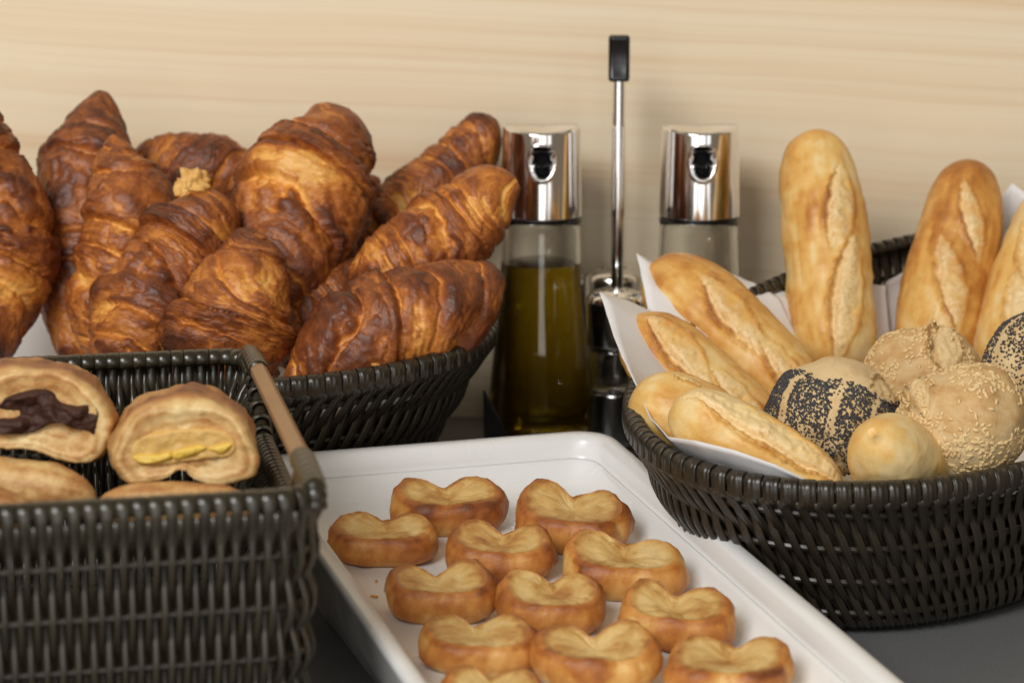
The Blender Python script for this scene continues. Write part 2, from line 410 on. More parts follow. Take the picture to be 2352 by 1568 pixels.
# ------------------------------------------------------------------ paper liners
def napkin(name, edge, mid, bot, label, seed, sub=7):
    E, Mi, Bo = (np.asarray(a, float) for a in (edge, mid, bot)); n = len(E); k = np.arange(n*sub)/sub
    def ip(A): i = np.floor(k).astype(int); f = (k-i)[:, None]; return A[i]*(1-f)+A[(i+1) % n]*f
    e, m, b = ip(E), ip(Mi), ip(Bo); rows = []
    for s in np.linspace(0, 1, 14):
        if s < .45: f = s/.45; p = b+(m-b)*f
        else: f = (s-.45)/.55; p = m+(e-m)*f
        w = (noise(p*38, seed)*.0035+(.5-np.abs(noise(p*70, seed+1)))*.0030+noise(p*150, seed+2)*.0008)*(.25+s)*(1 if s < .99 else .5); rad = unit(m-b)
        rows.append(p + rad*w[:, None]*(.4 if s > .8 else 1))
    V = np.array(rows); c = V[0].mean(0); V2 = np.concatenate([V.reshape(-1, 3), c[None]])
    nn = n*sub; Fc = grid_faces(14, nn) + [[(j+1) % nn, j, len(V2)-1] for j in range(nn)]
    o = mesh_obj(name, V2, Fc, M['paper']); md = o.modifiers.new('thickness', 'SOLIDIFY'); md.thickness = .0004
    return tag(o, label, 'napkin', 'white paper liners in the baskets')

ec = [(2420, 1120, 1.19), (2200, 1130, 1.15), (2000, 1128, 1.13), (1858, 1104, 1.108), (1780, 1066, 1.108), (1690, 1034, 1.113), (1600, 1012, 1.122), (1535, 1003, 1.142),
      (1497, 960, 1.18), (1462, 885, 1.215), (1430, 820, 1.25), (1400, 740, 1.285), (1378, 671, 1.31), (1440, 690, 1.335), (1490, 713, 1.355), (1475, 640, 1.375),
      (1462, 581, 1.40), (1500, 600, 1.41), (1560, 612, 1.425), (1640, 618, 1.44), (1692, 632, 1.45), (1703, 656, 1.445), (1760, 657, 1.45), (1815, 662, 1.455),
      (1900, 662, 1.46), (2000, 657, 1.465), (2034, 655, 1.465), (2037, 646, 1.48), (2080, 620, 1.49), (2180, 560, 1.50), (2288, 470, 1.505), (2325, 419, 1.51), (2352, 440, 1.505),
      (2420, 480, 1.49), (2520, 700, 1.42), (2520, 950, 1.30)]
Ee = [at(*c) for c in ec]; cen = np.array([RB['cx'], RB['cy']])
Em, Eb = [], []
for e in Ee:
    v = e[:2]-cen; c, s = math.cos(-RB['rot']), math.sin(-RB['rot']); l = np.array([v[0]*c-v[1]*s, v[0]*s+v[1]*c])
    k = 1/math.hypot(l[0]/RB['a'], l[1]/RB['b']); zr = .1010+.122*(v[1]*k)
    kk = min(1, k*.90); mm = cen+v*kk; Em.append([mm[0], mm[1], min(zr-.002, e[2]-.004)])
    bb = cen+v*k*.55; Eb.append([bb[0], bb[1], .045])
napkin('paper_napkin', Ee, Em, Eb, 'crumpled white paper liner under the baguettes and seeded rolls', 3)
Le, Lm, Lb = [], [], []
for k in range(30):
    q = at_ring(L_R, k/30*NR); v = q[:2]-np.array([LB['cx'], LB['cy']])
    lift = .018*sstep(.05, .14, -v[0]) + .012*noise(np.array([[k*.9, 0, 0.]]))[0]*(v[0] < 0) - .012*(v[0] > 0) - .012*(v[1] < -.05)*(v[0] > -.1)
    f = lambda s: np.array([LB['cx'], LB['cy']])+v*s
    Le.append([*f(.93), q[2]+lift]); Lm.append([*f(.84), q[2]-.02]); Lb.append([*f(.5), .03])
napkin('paper_napkin', Le, Lm, Lb, 'white paper liner peeking out between croissants at the left edge', 9)

# ------------------------------------------------------------------ breads: a body along a spine
def spine(pts, nu):
    P = np.array([at(*p[:3]) for p in pts]); r = np.array([p[3]*.5*mpp(*p[:3]) for p in pts])
    Q = catmull(np.concatenate([P, r[:, None]], 1), 400)
    L = np.concatenate([[0], np.cumsum(np.linalg.norm(np.diff(Q[:, :3], axis=0), axis=1))])
    u = .5-.5*np.cos(np.linspace(.0, 1, nu)*math.pi); u = .35*np.linspace(0, 1, nu)+.65*u
    C = np.stack([np.interp(u*L[-1], L, Q[:, k]) for k in range(3)], -1); R = np.interp(u*L[-1], L, Q[:, 3])
    Ct = np.stack([np.interp(np.clip(u, .01, .99)*L[-1], L, Q[:, k]) for k in range(3)], -1)
    T = unit(np.gradient(Ct, axis=0)); Nn = unit(CAM-C); Nn = unit(Nn-T*(Nn*T).sum(-1, keepdims=True)); B = np.cross(T, Nn)
    return u, C, R, T, Nn, B, L[-1]
def body(C, Rr, T, N, B, rad, V, ax=None):
    """rad: nu x nv radii"""
    X = C[:, None] + rad[..., None]*(np.cos(V)[..., None]*N[:, None] + np.sin(V)[..., None]*B[:, None])
    if ax is not None: X = X + ax[..., None]*T[:, None]
    return X
def finish(name, X, mat, attrs, parent=None, first=True, last=True):
    nu, nv = X.shape[:2]
    Fc = grid_faces(nu, nv)
    if first: Fc.append(list(range(nv))[::-1])
    if last: Fc.append([(nu-1)*nv+j for j in range(nv)])
    return mesh_obj(name, X.reshape(-1, 3), Fc, mat, parent, True, {k: v.reshape(-1) for k, v in attrs.items()})
def seat(o):
    """origin of a one-mesh thing to the middle of its underside"""
    me = o.data; co = np.empty(len(me.vertices)*3); me.vertices.foreach_get('co', co); co = co.reshape(-1, 3)
    c = np.array([(co[:, 0].min()+co[:, 0].max())/2, (co[:, 1].min()+co[:, 1].max())/2, co[:, 2].min()])
    me.vertices.foreach_set('co', (co-c).ravel()); me.update(); o.location = c; return o

def croissant(pts, label, seed, tiers=2.6, slant=.5, phase=0., dark=0., gold=None, flat=.0, vc=0.):
    nu, nv = 240, 160; tiers = tiers*.80; pts = [(*p[:3], p[3]*(.72 if k in (0, len(pts)-1) else 1.02)) for k, p in enumerate(pts)]
    u, C, R, T, N, B, L = spine(pts, nu); v = np.linspace(-math.pi, math.pi, nv, endpoint=False); U, Vv = np.meshgrid(u, v, indexing='ij')
    R = R*np.clip(1-np.abs(2*u-1)**14, 0, 1)**.5*1.0 + 1e-4
    Rm = R.max()
    P0 = body(C, R, T, N, B, np.repeat(R[:, None], nv, 1), Vv)
    w0 = fbm(P0*22, seed+2, 2); w1 = fbm(P0*48, seed, 3); w2 = fbm(P0*150, seed+5, 3); w3 = fbm(P0*420, seed+6, 2)
    x = (U-.5+vc)*2*tiers; x = x+.28*np.sin(x*2.3+seed)
    s = x + slant*np.sin(Vv+phase) + .22*w0 + .08*w1 + .045*w2
    s = np.abs(s)+.5; f = s-np.floor(s); tier = np.floor(s)
    prof = sstep(0, .30, f)*(1-.22*sstep(.45, 1, f))
    tr = noise(np.stack([tier*3.1, tier*0+seed, tier*0], -1), seed)
    patch = sstep(-.1, .5, fbm(P0*30, seed+30, 2))
    lam = np.sin(s*2*math.pi*6 + 1.8*w1 + 1.2*w2)*patch
    wr = fbm(np.stack([s*5, Vv*1.5, 0*s+seed], -1), seed+21, 4)          # creases that follow the roll
    crack = np.clip(.09-np.abs(fbm(np.stack([s*1.8, Vv*1.1, 0*s+seed*.37], -1), seed+9, 3)), 0, 1)/.09
    fl = fbm(np.stack([s*3.2, Vv*R[:, None]*60, 0*s+seed*.7], -1), seed+40, 5, .58) + .30*prof - .02
    skin = sstep(-.02, .06, fl)                                          # glazed skin that has flaked off in places
    f3 = (s*3.0+.35*w1) % 1
    leaf = sstep(0, .16, f3)*(1-.5*f3)*sstep(.1, .6, fbm(P0*34, seed+50, 2)+.25)
    amp = .175*(R/Rm)[:, None]**.1*(1+.5*tr)
    rad = R[:, None]*(1 - .09 + amp*prof + .007*lam + .026*wr + .075*w0 + .045*w1 + .022*w2 + .009*w3 - .045*crack*prof + .022*leaf) + .0006*skin
    rad *= 1 - flat*np.cos(Vv)**2
    X = body(C, R, T, N, B, rad, Vv)
    edge = np.exp(-((f-.03)/.10)**2); lip = np.exp(-((f-.95)/.05)**2)
    bake = .35 + dark + .24*skin + .06*prof - .16*edge + .10*lip + .14*w0 + .14*w1 + .10*w2 + .06*w3 + .05*lam + .12*tr + .12*wr - .10*crack - .10*np.exp(-((f3-.03)/.07)**2)*(leaf > 0)
    if gold:
        for (gu, gv, su, sv, am) in gold:
            dv = (Vv-gv+math.pi) % (2*math.pi)-math.pi; bake -= am*np.exp(-((U-gu)/su)**2-(dv/sv)**2)*(1+.5*w1)
    tip = np.clip(np.abs(2*U-1)-.86, 0, 1)/.14; bake += .18*tip
    o = finish('croissant', X, M['croissant'], {'bake': bake, 'crumb': np.zeros_like(bake)})
    seat(o); return tag(o, label, 'croissant', 'croissants heaped in the oval basket')

croissant([(-36, 225, 1.42, 50), (-25, 380, 1.42, 150), (2, 560, 1.415, 236), (-18, 700, 1.40, 200), (-35, 840, 1.38, 120)],
          'croissant cut off by the left edge of the photo', 11, 3.4, .35, .4, .10, [(.75, -.3, .12, .9, .3)])
croissant([(236, 206, 1.50, 62), (220, 290, 1.49, 130), (205, 390, 1.475, 215), (190, 520, 1.46, 205), (180, 680, 1.44, 180), (180, 840, 1.42, 140)],
          'tall dark brown croissant with the highest tip, far left of the heap', 23, 3.8, .45, 1.0, .20)
croissant([(262, 305, 1.435, 40), (272, 380, 1.43, 115), (296, 470, 1.42, 196), (282, 580, 1.41, 195), (245, 700, 1.40, 165), (235, 830, 1.39, 120)],
          'croissant standing upright in front of the tallest dark one', 31, 3.9, .3, .2, .02, [(.62, -.5, .06, .5, .3)])
croissant([(296, 372, 1.53, 60), (370, 372, 1.53, 120), (450, 385, 1.525, 150), (540, 405, 1.52, 130), (630, 430, 1.51, 80)],
          'croissant lying at the back against the wall behind the torn one', 41, 3.2, .5, .3, .16)
e_ = croissant([(452, 425, 1.395, 70), (455, 490, 1.39, 170), (425, 580, 1.38, 205), (362, 680, 1.365, 235), (322, 780, 1.35, 220), (305, 890, 1.34, 150)],
               'croissant with a torn off tip showing pale yellow crumb', 53, 3.6, .6, .5, .0)
croissant([(562, 520, 1.355, 66), (566, 600, 1.35, 160), (545, 690, 1.335, 225), (525, 775, 1.325, 275), (515, 880, 1.31, 240)],
          'croissant leaning over the corner of the rectangular basket', 61, 3.0, .7, -.6, .04, [(.45, .0, .10, .7, .25)])
croissant([(738, 234, 1.46, 90), (745, 300, 1.455, 190), (706, 420, 1.44, 272), (668, 540, 1.42, 255), (640, 640, 1.40, 200), (600, 730, 1.385, 140)],
          'big golden croissant in the middle with a bare yellow band', 71, 2.9, .45, .4, .05, [(.42, .25, .10, 1.0, .85)])
croissant([(1108, 258, 1.53, 80), (1095, 320, 1.53, 112), (1030, 400, 1.525, 138), (950, 470, 1.515, 150), (880, 525, 1.505, 120)],
          'croissant at the back right touching the oil bottle cap', 83, 3.4, .4, .8, .06, [(.85, 0, .1, .9, .5)])
croissant([(1192, 415, 1.405, 70), (1130, 446, 1.405, 140), (1050, 520, 1.40, 192), (960, 575, 1.39, 175), (870, 625, 1.385, 150), (800, 640, 1.385, 100)],
          'ridged croissant whose curled end covers part of the oil bottle cap', 97, 4.2, .5, .7, .03)
croissant([(1152, 622, 1.355, 96), (1090, 665, 1.35, 142), (985, 725, 1.335, 220), (860, 780, 1.325, 240), (750, 845, 1.315, 180), (655, 900, 1.31, 90)],
          'front croissant resting on the rim of the oval basket', 101, 3.4, .55, .5, .0, [(.42, -.2, .05, .7, .3)])
croissant([(845, 610, 1.42, 60), (775, 660, 1.41, 130), (705, 745, 1.395, 175), (655, 840, 1.38, 150)],
          'half hidden croissant low in the middle between two larger ones', 113, 3.2, .5, 0, .10)
croissant([(856, 400, 1.535, 60), (825, 520, 1.525, 130), (775, 610, 1.51, 130), (730, 690, 1.49, 90)],
          'shadowed croissant behind the big golden one', 127, 3.2, .5, 0, .10)
# torn tip: ragged crumb
def ragged(name, c, rx, ry, rz_, mat, seed, parent):
    nu, nv = 28, 36; th = np.linspace(.02, math.pi-.02, nu); ph = np.linspace(0, 2*math.pi, nv, endpoint=False); A, Bq = np.meshgrid(th, ph, indexing='ij')
    D = np.stack([np.sin(A)*np.cos(Bq), np.cos(A), np.sin(A)*np.sin(Bq)], -1); k = 1+.38*fbm(D*2.6, seed, 4)
    X = np.array(c)+D*k[..., None]*np.array([rx, ry, rz_]); o = finish(name, X, mat, {})
    adopt(parent, [o]); return o
ragged('torn_tip', at(440, 428, 1.392), .0098, .009, .0095, M['crumb'], 5, e_)['label'] = 'pale yellow torn crumb at the tip'

# ------------------------------------------------------------------ loaves and rolls
def loaf(pts, seed, slashes=(), p=6., base=.35, flat=0., noise_amp=.02, bakes=(), size=(150, 110), pale_tip=0.):
    nu, nv = size
    u, C, R, T, N, B, L = spine(pts, nu); v = np.linspace(-math.pi, math.pi, nv, endpoint=False); U, Vv = np.meshgrid(u, v, indexing='ij')
    R = R*np.clip(1-np.abs(2*u-1)**p, 0, 1)**.5 + 2e-4; Rm = R.max()
    P0 = body(C, R, T, N, B, np.repeat(R[:, None], nv, 1), Vv)
    n1 = fbm(P0*26, seed, 3); n2_ = fbm(P0*130, seed+4, 3); n3 = fbm(P0*420, seed+8, 2)
    st = fbm(np.stack([U*L*55+Vv*Rm*30, Vv*Rm*260, 0*U+seed], -1), seed+14, 3)*np.clip(R[:, None]/Rm*1.7-.7, 0, 1); disp = Rm*noise_amp*(2.6*n1) + .0004*n2_ + .00015*st; bake = base-.05-.16*sstep(.10, .60, fbm(P0*55, seed+33, 3))+.19*n1+.11*n2_+.15*st; crumb = np.zeros_like(U)
    for (u0, v0, hl, hw, ang, h) in slashes:
        dv = (Vv-v0+math.pi) % (2*math.pi)-math.pi
        a = (U-u0)*L; b = dv*Rm
        A_ = a*math.cos(ang)+b*math.sin(ang); Bb = -a*math.sin(ang)+b*math.cos(ang)
        q = np.clip(1-(A_/hl)**2, 0, 1); w = 1.02*hw*q**.9+1e-6; t = (Bb + .0011*n2_ + .0006*n3)/w
        ins = (np.abs(A_) < hl)
        m = ins*(1-sstep(.62, 1.0, np.abs(t)))
        ear = ins*np.exp(-((t-1.06)/.13)**2)*q**.5; low = ins*np.exp(-((t+1.05)/.15)**2)*q**.5
        gro = ins*np.exp(-((t-.72)/.22)**2)*q**.5
        disp = disp + 1.25*h*(m*(.10+.10*(1-t*t)) + ear*.95 + low*.40 - gro*.75) + m*(.0006*n2_+.0007*n3)
        crumb = np.maximum(crumb, m*np.clip(.62+.6*n2_+.30*np.clip(t, -1, 1)+.2*gro, 0, 1)*q**.3)
        bake = bake + .34*ear + .20*low - .12*m
    for (gu, gv, su, sv, am) in bakes:
        dv = (Vv-gv+math.pi) % (2*math.pi)-math.pi; bake = bake + am*np.exp(-((U-gu)/su)**2-(dv/sv)**2)
    rad = (R[:, None]+disp*np.clip(R[:, None]/Rm*1.6, 0, 1))*(1-flat*np.cos(Vv)**2)
    X = body(C, R, T, N, B, rad, Vv)
    return X, {'bake': bake, 'crumb': crumb}, (U, Vv)

def baguette(pts, label, seed, slashes, **kw):
    X, at_, _ = loaf(pts, seed, slashes, **kw); o = finish('baguette', X, M['bread'], at_); seat(o)
    return tag(o, label, 'baguette', 'small baguettes in the paper-lined basket')
mm = .001
baguette([(1873, 302, 1.485, 160), (1884, 450, 1.465, 186), (1902, 620, 1.44, 200), (1918, 850, 1.40, 205)],
         'tall upright baguette standing nearest the bottles', 201,
         [(.38, -.42, 34*mm, 9*mm, .20, 3.4*mm), (.78, -.36, 46*mm, 9.5*mm, .16, 3.4*mm)], base=.46, p=7, bakes=[(.0, 0, .12, 3, .12), (.75, 1.1, .4, .5, .14), (.5, -1.3, .5, .5, -.16)])
baguette([(2232, 370, 1.49, 150), (2212, 500, 1.475, 184), (2180, 640, 1.455, 200), (2135, 850, 1.42, 205)],
         'browner upright baguette second from the bottles, leaning right', 211,
         [(.33, -.22, 30*mm, 6.5*mm, -.35, 3*mm), (.66, -.05, 34*mm, 8*mm, -.38, 3*mm), (.95, -.2, 28*mm, 6*mm, -.3, 3*mm)], base=.58, p=6, bakes=[(0, 0, .16, 3, .20), (.8, .9, .4, .5, -.1)])
baguette([(2430, 425, 1.47, 150), (2400, 560, 1.45, 190), (2360, 700, 1.43, 205), (2315, 880, 1.40, 205)],
         'pale baguette cut off by the right edge of the photo', 223,
         [(.42, .25, 36*mm, 8*mm, -.25, 3*mm), (.80, .1, 38*mm, 8*mm, -.25, 3*mm)], base=.26, p=6)
baguette([(1498, 612, 1.405, 160), (1600, 702, 1.385, 204), (1720, 812, 1.36, 204), (1860, 950, 1.33, 190)],
         'baguette on top of the left hand pile, beside the upright one', 231,
         [(.50, -.42, 34*mm, 8.5*mm, .16, 3.2*mm), (.85, -.35, 28*mm, 7.5*mm, .16, 3*mm)], base=.56, p=6, bakes=[(.28, .2, .12, .9, -.06), (.1, -1.2, .2, .8, .12)])
baguette([(1443, 742, 1.325, 150), (1540, 832, 1.31, 196), (1640, 922, 1.295, 196), (1790, 1060, 1.27, 180)],
         'baguette in the middle of the left hand pile with an open cut', 241,
         [(.32, -.40, 30*mm, 9*mm, .18, 3.4*mm), (.74, -.42, 30*mm, 7*mm, .18, 3*mm)], base=.54, p=6, bakes=[(.05, .0, .14, 2, .06)])
baguette([(1452, 905, 1.215, 135), (1522, 938, 1.21, 182), (1600, 968, 1.205, 180), (1700, 1010, 1.20, 150)],
         'baguette end with a floury patch touching the left basket rim', 251,
         [(.42, -1.05, 13*mm, 2.2*mm, .2, 1.6*mm)], base=.44, p=5, bakes=[(.16, -.5, .09, .5, -.36)])
baguette([(1540, 935, 1.172, 130), (1620, 972, 1.167, 168), (1760, 1042, 1.158, 165), (1930, 1130, 1.15, 130)],
         'long front baguette lying on the folded paper edge', 261,
         [(.56, -.62, 52*mm, 8.5*mm, .06, 3.2*mm)], base=.36, p=5.5, bakes=[(.12, 0, .12, 3, -.26), (.5, .5, .3, .5, .10), (.1, -.7, .06, .4, -.2)])
baguette([(2008, 1000, 1.118, 150), (2040, 1045, 1.135, 200), (2090, 1090, 1.165, 215), (2150, 1130, 1.20, 205)],
         'smooth pale baguette end pointing at the viewer by the front rim', 271, [], base=.27, p=5, noise_amp=.03,
         bakes=[(.0, 0, .2, 3, .05)])

def seed_mesh(name, pts, nrm, size, mat, parent, jit, elong=1., seed=0):
    """many small seeds lying on the crust, one mesh"""
    r = np.random.default_rng(seed); n = len(pts)
    if elong == 1:
        D = np.array([(1, 0, 0), (-1, 0, 0), (0, 1, 0), (0, -1, 0), (0, 0, 1), (0, 0, -1)], float); Fk = [(0, 2, 4), (2, 1, 4), (1, 3, 4), (3, 0, 4), (2, 0, 5), (1, 2, 5), (3, 1, 5), (0, 3, 5)]
    else:
        D, Fk = [], []
        for a, rr in ((-1, .12), (-.62, .62), (-.1, 1), (.5, .78), (1, .18)):
            for k in range(6): D.append((a*elong, rr*math.cos(k*math.pi/3), .62*rr*math.sin(k*math.pi/3)))
        D = np.array(D); Fk = grid_faces(5, 6)+[tuple(range(6))[::-1], tuple(range(24, 30))]
    rv = r.normal(size=(n, 3)); t = unit(rv-nrm*(rv*nrm).sum(-1, keepdims=True)); b = np.cross(nrm, t); s = size*r.uniform(1-jit, 1+jit, n)
    V = pts[:, None]+(D[None, :, :1]*t[:, None]+D[None, :, 1:2]*b[:, None]+D[None, :, 2:]*nrm[:, None])*s[:, None, None]
    m = len(D); Fc = [tuple(i+k*m for i in f) for k in range(n) for f in Fk]
    o = mesh_obj(name, V.reshape(-1, 3), Fc, mat, None, True); o['kind'] = 'stuff'; adopt(parent, [o]); return o
def seeded_roll(name, pts, label, cat, group, seed, slashes, mask, nseeds, size, mat, elong, base, sname, p=3.2, noise_amp=.045, crust='wholemeal'):
    X, at_, (U, Vv) = loaf(pts, seed, slashes, p=p, base=base, noise_amp=noise_amp, size=(130, 150))
    root = empty(name, (X[..., 0].mean(), X[..., 1].mean(), X[..., 2].min())); o = finish('crust', X, M[crust], at_); adopt(root, [o])
    dU, dV = np.gradient(X, axis=0), np.gradient(X, axis=1); nr = np.cross(dV, dU); ar = np.linalg.norm(nr, axis=-1); nr = unit(nr)
    c = X.reshape(-1, 3).mean(0); sgn = np.sign(((X-c)*nr).sum(-1)); nr = nr*sgn[..., None]
    w = ar*mask(U, Vv, X)*(at_['crumb'] < .3)*(((CAM-X)*nr).sum(-1) > -.4); r = np.random.default_rng(seed); w = w.ravel()/w.sum()
    idx = r.choice(len(w), nseeds, p=w); ii, jj = np.unravel_index(idx, U.shape)
    q = X[ii, jj]+dU[np.minimum(ii, U.shape[0]-2), jj]*r.uniform(-.5, .5, (nseeds, 1))+dV[ii, jj]*r.uniform(-.5, .5, (nseeds, 1))
    seed_mesh(sname, q+nr[ii, jj]*size*(.45 if elong == 1 else .22), nr[ii, jj], size, mat, root, .2, elong, seed)
    return tag(root, label, cat, group)

def poppy_mask(cv):
    def f(U, V, X):
        st = np.sin(V*9+1.2*noise(np.stack([V*3, U*2, 0*U], -1), 3)+.9)
        band = sstep(.25, .28, U+.04*noise(np.stack([V*2.5, U*3, 0*U], -1), 18))*(1-.95*sstep(.50, .80, U+.06*noise(np.stack([V*2.5, U*3, 0*U], -1), 8)))
        return band*(1-.96*sstep(.80, .92, st)*(1-sstep(.56, .70, U)))*(.55+.45*noise(X*420, 4)**2*2)
    return f
# spine runs from the pale top (up and back) down to the front
seeded_roll('poppy_seed_roll', [(1955, 826, 1.209, 215), (1938, 890, 1.204, 290), (1910, 985, 1.199, 298), (1888, 1085, 1.199, 190)],
            'round roll with stripes of black poppy seeds in the middle of the basket', 'bread roll', 'poppy seed rolls', 301,
            [(.20, -.9, 22*mm, 5.0*mm, 1.35, 2.4*mm)], poppy_mask(0), 5200, .00062, M['poppy'], 1, .16, 'poppy_seeds')
seeded_roll('poppy_seed_roll', [(2420, 720, 1.29, 100), (2385, 790, 1.28, 190), (2355, 870, 1.27, 215), (2330, 960, 1.265, 120)],
            'poppy seed roll cut off by the right edge of the photo', 'bread roll', 'poppy seed rolls', 311,
            [], lambda U, V, X: poppy_mask(0)(U*.8+.1, V, X), 1900, .00064, M['poppy'], 1, .18, 'poppy_seeds')
def ses_mask(thr):
    return lambda U, V, X: sstep(thr, thr+.5, fbm(X*55, 12, 2)+.35)+.04
seeded_roll('sesame_roll', [(2060, 985, 1.19, 150), (2140, 985, 1.178, 250), (2250, 990, 1.168, 290), (2360, 1010, 1.168, 180)],
            'sesame roll with a split crust by the front rim at the right', 'bread roll', 'sesame rolls', 321,
            [(.30, -.70, 20*mm, 6*mm, 1.15, 6.0*mm)], ses_mask(-.1), 1000, .00092, M['sesame'], 1.75, .26, 'sesame_seeds', 2.6, .05)
seeded_roll('sesame_roll', [(1985, 880, 1.315, 130), (2060, 865, 1.31, 220), (2160, 870, 1.305, 235), (2275, 890, 1.30, 140)],
            'sesame roll with a torn top behind, below the upright baguettes', 'bread roll', 'sesame rolls', 331,
            [(.60, -.75, 18*mm, 8*mm, 1.45, 5.5*mm)], ses_mask(.0), 700, .00095, M['sesame'], 1.7, .40, 'sesame_seeds', 2.6, .05)

# ------------------------------------------------------------------ filled pastries in the rectangular basket
def zc(p): return ((p[0]/1.96)/1.7415, (1400+p[1]/1.96)/1.7415)
def outline_body(name, out_px, d, depth, mat, seed, face_bake, parent):
    O = catmull([at(*zc(p), d) for p in out_px], 150, True); c = O.mean(0)
    back = unit(np.array([-.16, 1.0, -.10])); rings = []; ba = []; cb = []
    spec = [(0, .0030), (.12, .0030), (.25, .003), (.36, .0026), (.46, .0022), (.55, .0018), (.63, .0012), (.70, .0006), (.77, .0), (.83, -.0004), (.88, .0002), (.925, .0020), (.96, .0050), (.985, .009), (1.0, .016), (1.0, .026), (.99, .04), (.95, .052), (.86, .062), (.6, .068), (.2, .070)]
    for k, (s, b) in enumerate(spec):
        q = c+(O-c)*max(s, .01)+back*b*(depth/.07)
        w = fbm(q*70, seed, 3); w2 = fbm(q*260, seed+3, 3); r_ = unit(q-c-back*((q-c)@back)[:, None])
        lay = (s < .9)*math.sin(k*2.6)*.0007
        q = q + r_*(w*.0018+w2*.0005)[:, None]*(s > .3) - back*(lay+w2*.0008*(s < .95))[:, None]
        rings.append(q); ba.append((face_bake if s < .93 else face_bake+.14+.40*sstep(.96, 1.0, s)*sstep(-.2, .5, (q-c)[:, 2]/.03)) + .18*w+.12*w2 + (.17*math.sin(k*2.6) if s < .9 else 0)); cb.append(np.full(len(q), 0.0))
    X = np.array(rings); o = finish(name, X, mat, {'bake': np.array(ba), 'crumb': np.array(cb)}); adopt(parent, [o]); return o, c, O
def filling(name, px, d, thick, mat, seed, parent, bumpy=.0012, hole=None):
    """a lumpy patch of filling set into the face: a height field over the outline, its border sunk in the dough"""
    O = catmull(np.array(px, float), 90, True); lo, hi = O.min(0)-16, O.max(0)+16; nx = 84; ny = max(18, int(nx*(hi[1]-lo[1])/(hi[0]-lo[0])))
    gx, gy = np.meshgrid(np.linspace(lo[0], hi[0], nx), np.linspace(lo[1], hi[1], ny), indexing='ij'); G = np.stack([gx, gy], -1)
    a, b = O, np.roll(O, -1, 0); ab = b-a; t = np.clip(((G[:, :, None]-a)*ab).sum(-1)/(ab**2).sum(-1), 0, 1)
    dist = np.linalg.norm(G[:, :, None]-(a+ab*t[..., None]), axis=-1).min(-1)
    cr = ((a[:, 1] > gy[..., None]) != (b[:, 1] > gy[..., None])) & (gx[..., None] < ab[:, 0]*(gy[..., None]-a[:, 1])/np.where(ab[:, 1] == 0, 1e-9, ab[:, 1])+a[:, 0])
    dist = np.where(cr.sum(-1) % 2 == 1, dist, -dist)
    h = thick*np.clip(dist/16, -1, 1)**1
    h = np.where(dist > 0, thick*np.sqrt(np.clip(dist/22, 0, 1)), dist/16*.004)
    P = np.array([[at(*zc(G[i, j]), d) for j in range(ny)] for i in range(nx)]); w = fbm(P*150, seed, 4)
    if hole is not None: h = h - .006*np.exp(-((gx-hole[0])/hole[2])**2-((gy-hole[1])/hole[3])**2)
    P[..., 1] -= h + w*bumpy*np.clip(dist/20, 0, 1)
    Fc = [f for f in grid_faces(nx, ny, False) if max(dist.ravel()[k] for k in f) > -15]
    used = sorted({k for f in Fc for k in f}); m = {k: i for i, k in enumerate(used)}
    o = mesh_obj(name, P.reshape(-1, 3)[used], [[m[k] for k in f] for f in Fc], mat); adopt(parent, [o]); return o
r1 = empty('chocolate_pastry', at(200, 1075, 1.07))
outline_body('dough', [(-200, 300), (-60, 165), (100, 125), (300, 145), (500, 175), (700, 260), (820, 370), (900, 520), (910, 640), (860, 790), (760, 900), (680, 915), (550, 900), (400, 850), (200, 810), (0, 790), (-150, 760), (-250, 600), (-270, 430)], 1.055, .07, M['pastry'], 401, .30, r1)
filling('chocolate_filling', [(40, 390), (150, 350), (300, 320), (390, 340), (430, 400), (500, 440), (600, 450), (720, 430), (770, 500), (755, 600), (735, 660), (680, 630), (560, 610), (480, 570), (380, 580), (250, 640), (100, 660), (-60, 640), (-150, 560), (-100, 470), (0, 430)], 1.0546, .0010, M['choc'], 402, r1, .0032, (60, 520, 150, 28))
tag(r1, 'rolled pastry with dark chocolate filling at the left edge', 'pastry', 'pastries in the rectangular basket')
r2 = empty('custard_pastry', at(430, 1120, 1.04))
outline_body('dough', [(1060, 480), (1300, 400), (1500, 368), (1700, 390), (1850, 470), (1970, 570), (2030, 700), (2040, 850), (2020, 980), (1900, 1040), (1750, 1080), (1600, 1060), (1490, 1000), (1450, 945), (1380, 950), (1300, 1010), (1150, 1040), (980, 1050), (900, 970), (860, 870), (870, 740), (950, 600)], 1.03, .07, M['pastry'], 411, .28, r2)
filling('custard_cream', [(1030, 790), (1110, 690), (1250, 650), (1450, 630), (1650, 630), (1800, 670), (1850, 760), (1800, 830), (1650, 850), (1450, 870), (1250, 900), (1090, 895)], 1.0306, .0003, M['cream'], 414, r2, .0009)
for px in ([(1050, 830), (1150, 820), (1250, 818), (1325, 800), (1345, 840), (1250, 882), (1150, 895), (1065, 872)], [(1355, 800), (1450, 770), (1570, 748), (1620, 768), (1560, 805), (1430, 845), (1365, 855)], [(1640, 765), (1810, 728), (1800, 770), (1740, 812), (1680, 795)]):
    filling('custard_filling', px, 1.0299, .0010, M['custard'], 412, r2, .0008)
tag(r2, 'rolled pastry with yellow custard filling beside the wooden handle', 'pastry', 'pastries in the rectangular basket')
def plain_pastry(pts, label, seed, base):
    X, at_, _ = loaf(pts, seed, [], p=5, base=base, noise_amp=.04); o = finish('pastry', X, M['pastry'], at_); seat(o); return tag(o, label, 'pastry', 'pastries in the rectangular basket')
plain_pastry([(-120, 1105, 1.03, 120), (0, 1108, 1.03, 125), (120, 1122, 1.03, 115), (222, 1145, 1.03, 80)], 'brown pastry lying under the chocolate filled one', 421, .62)
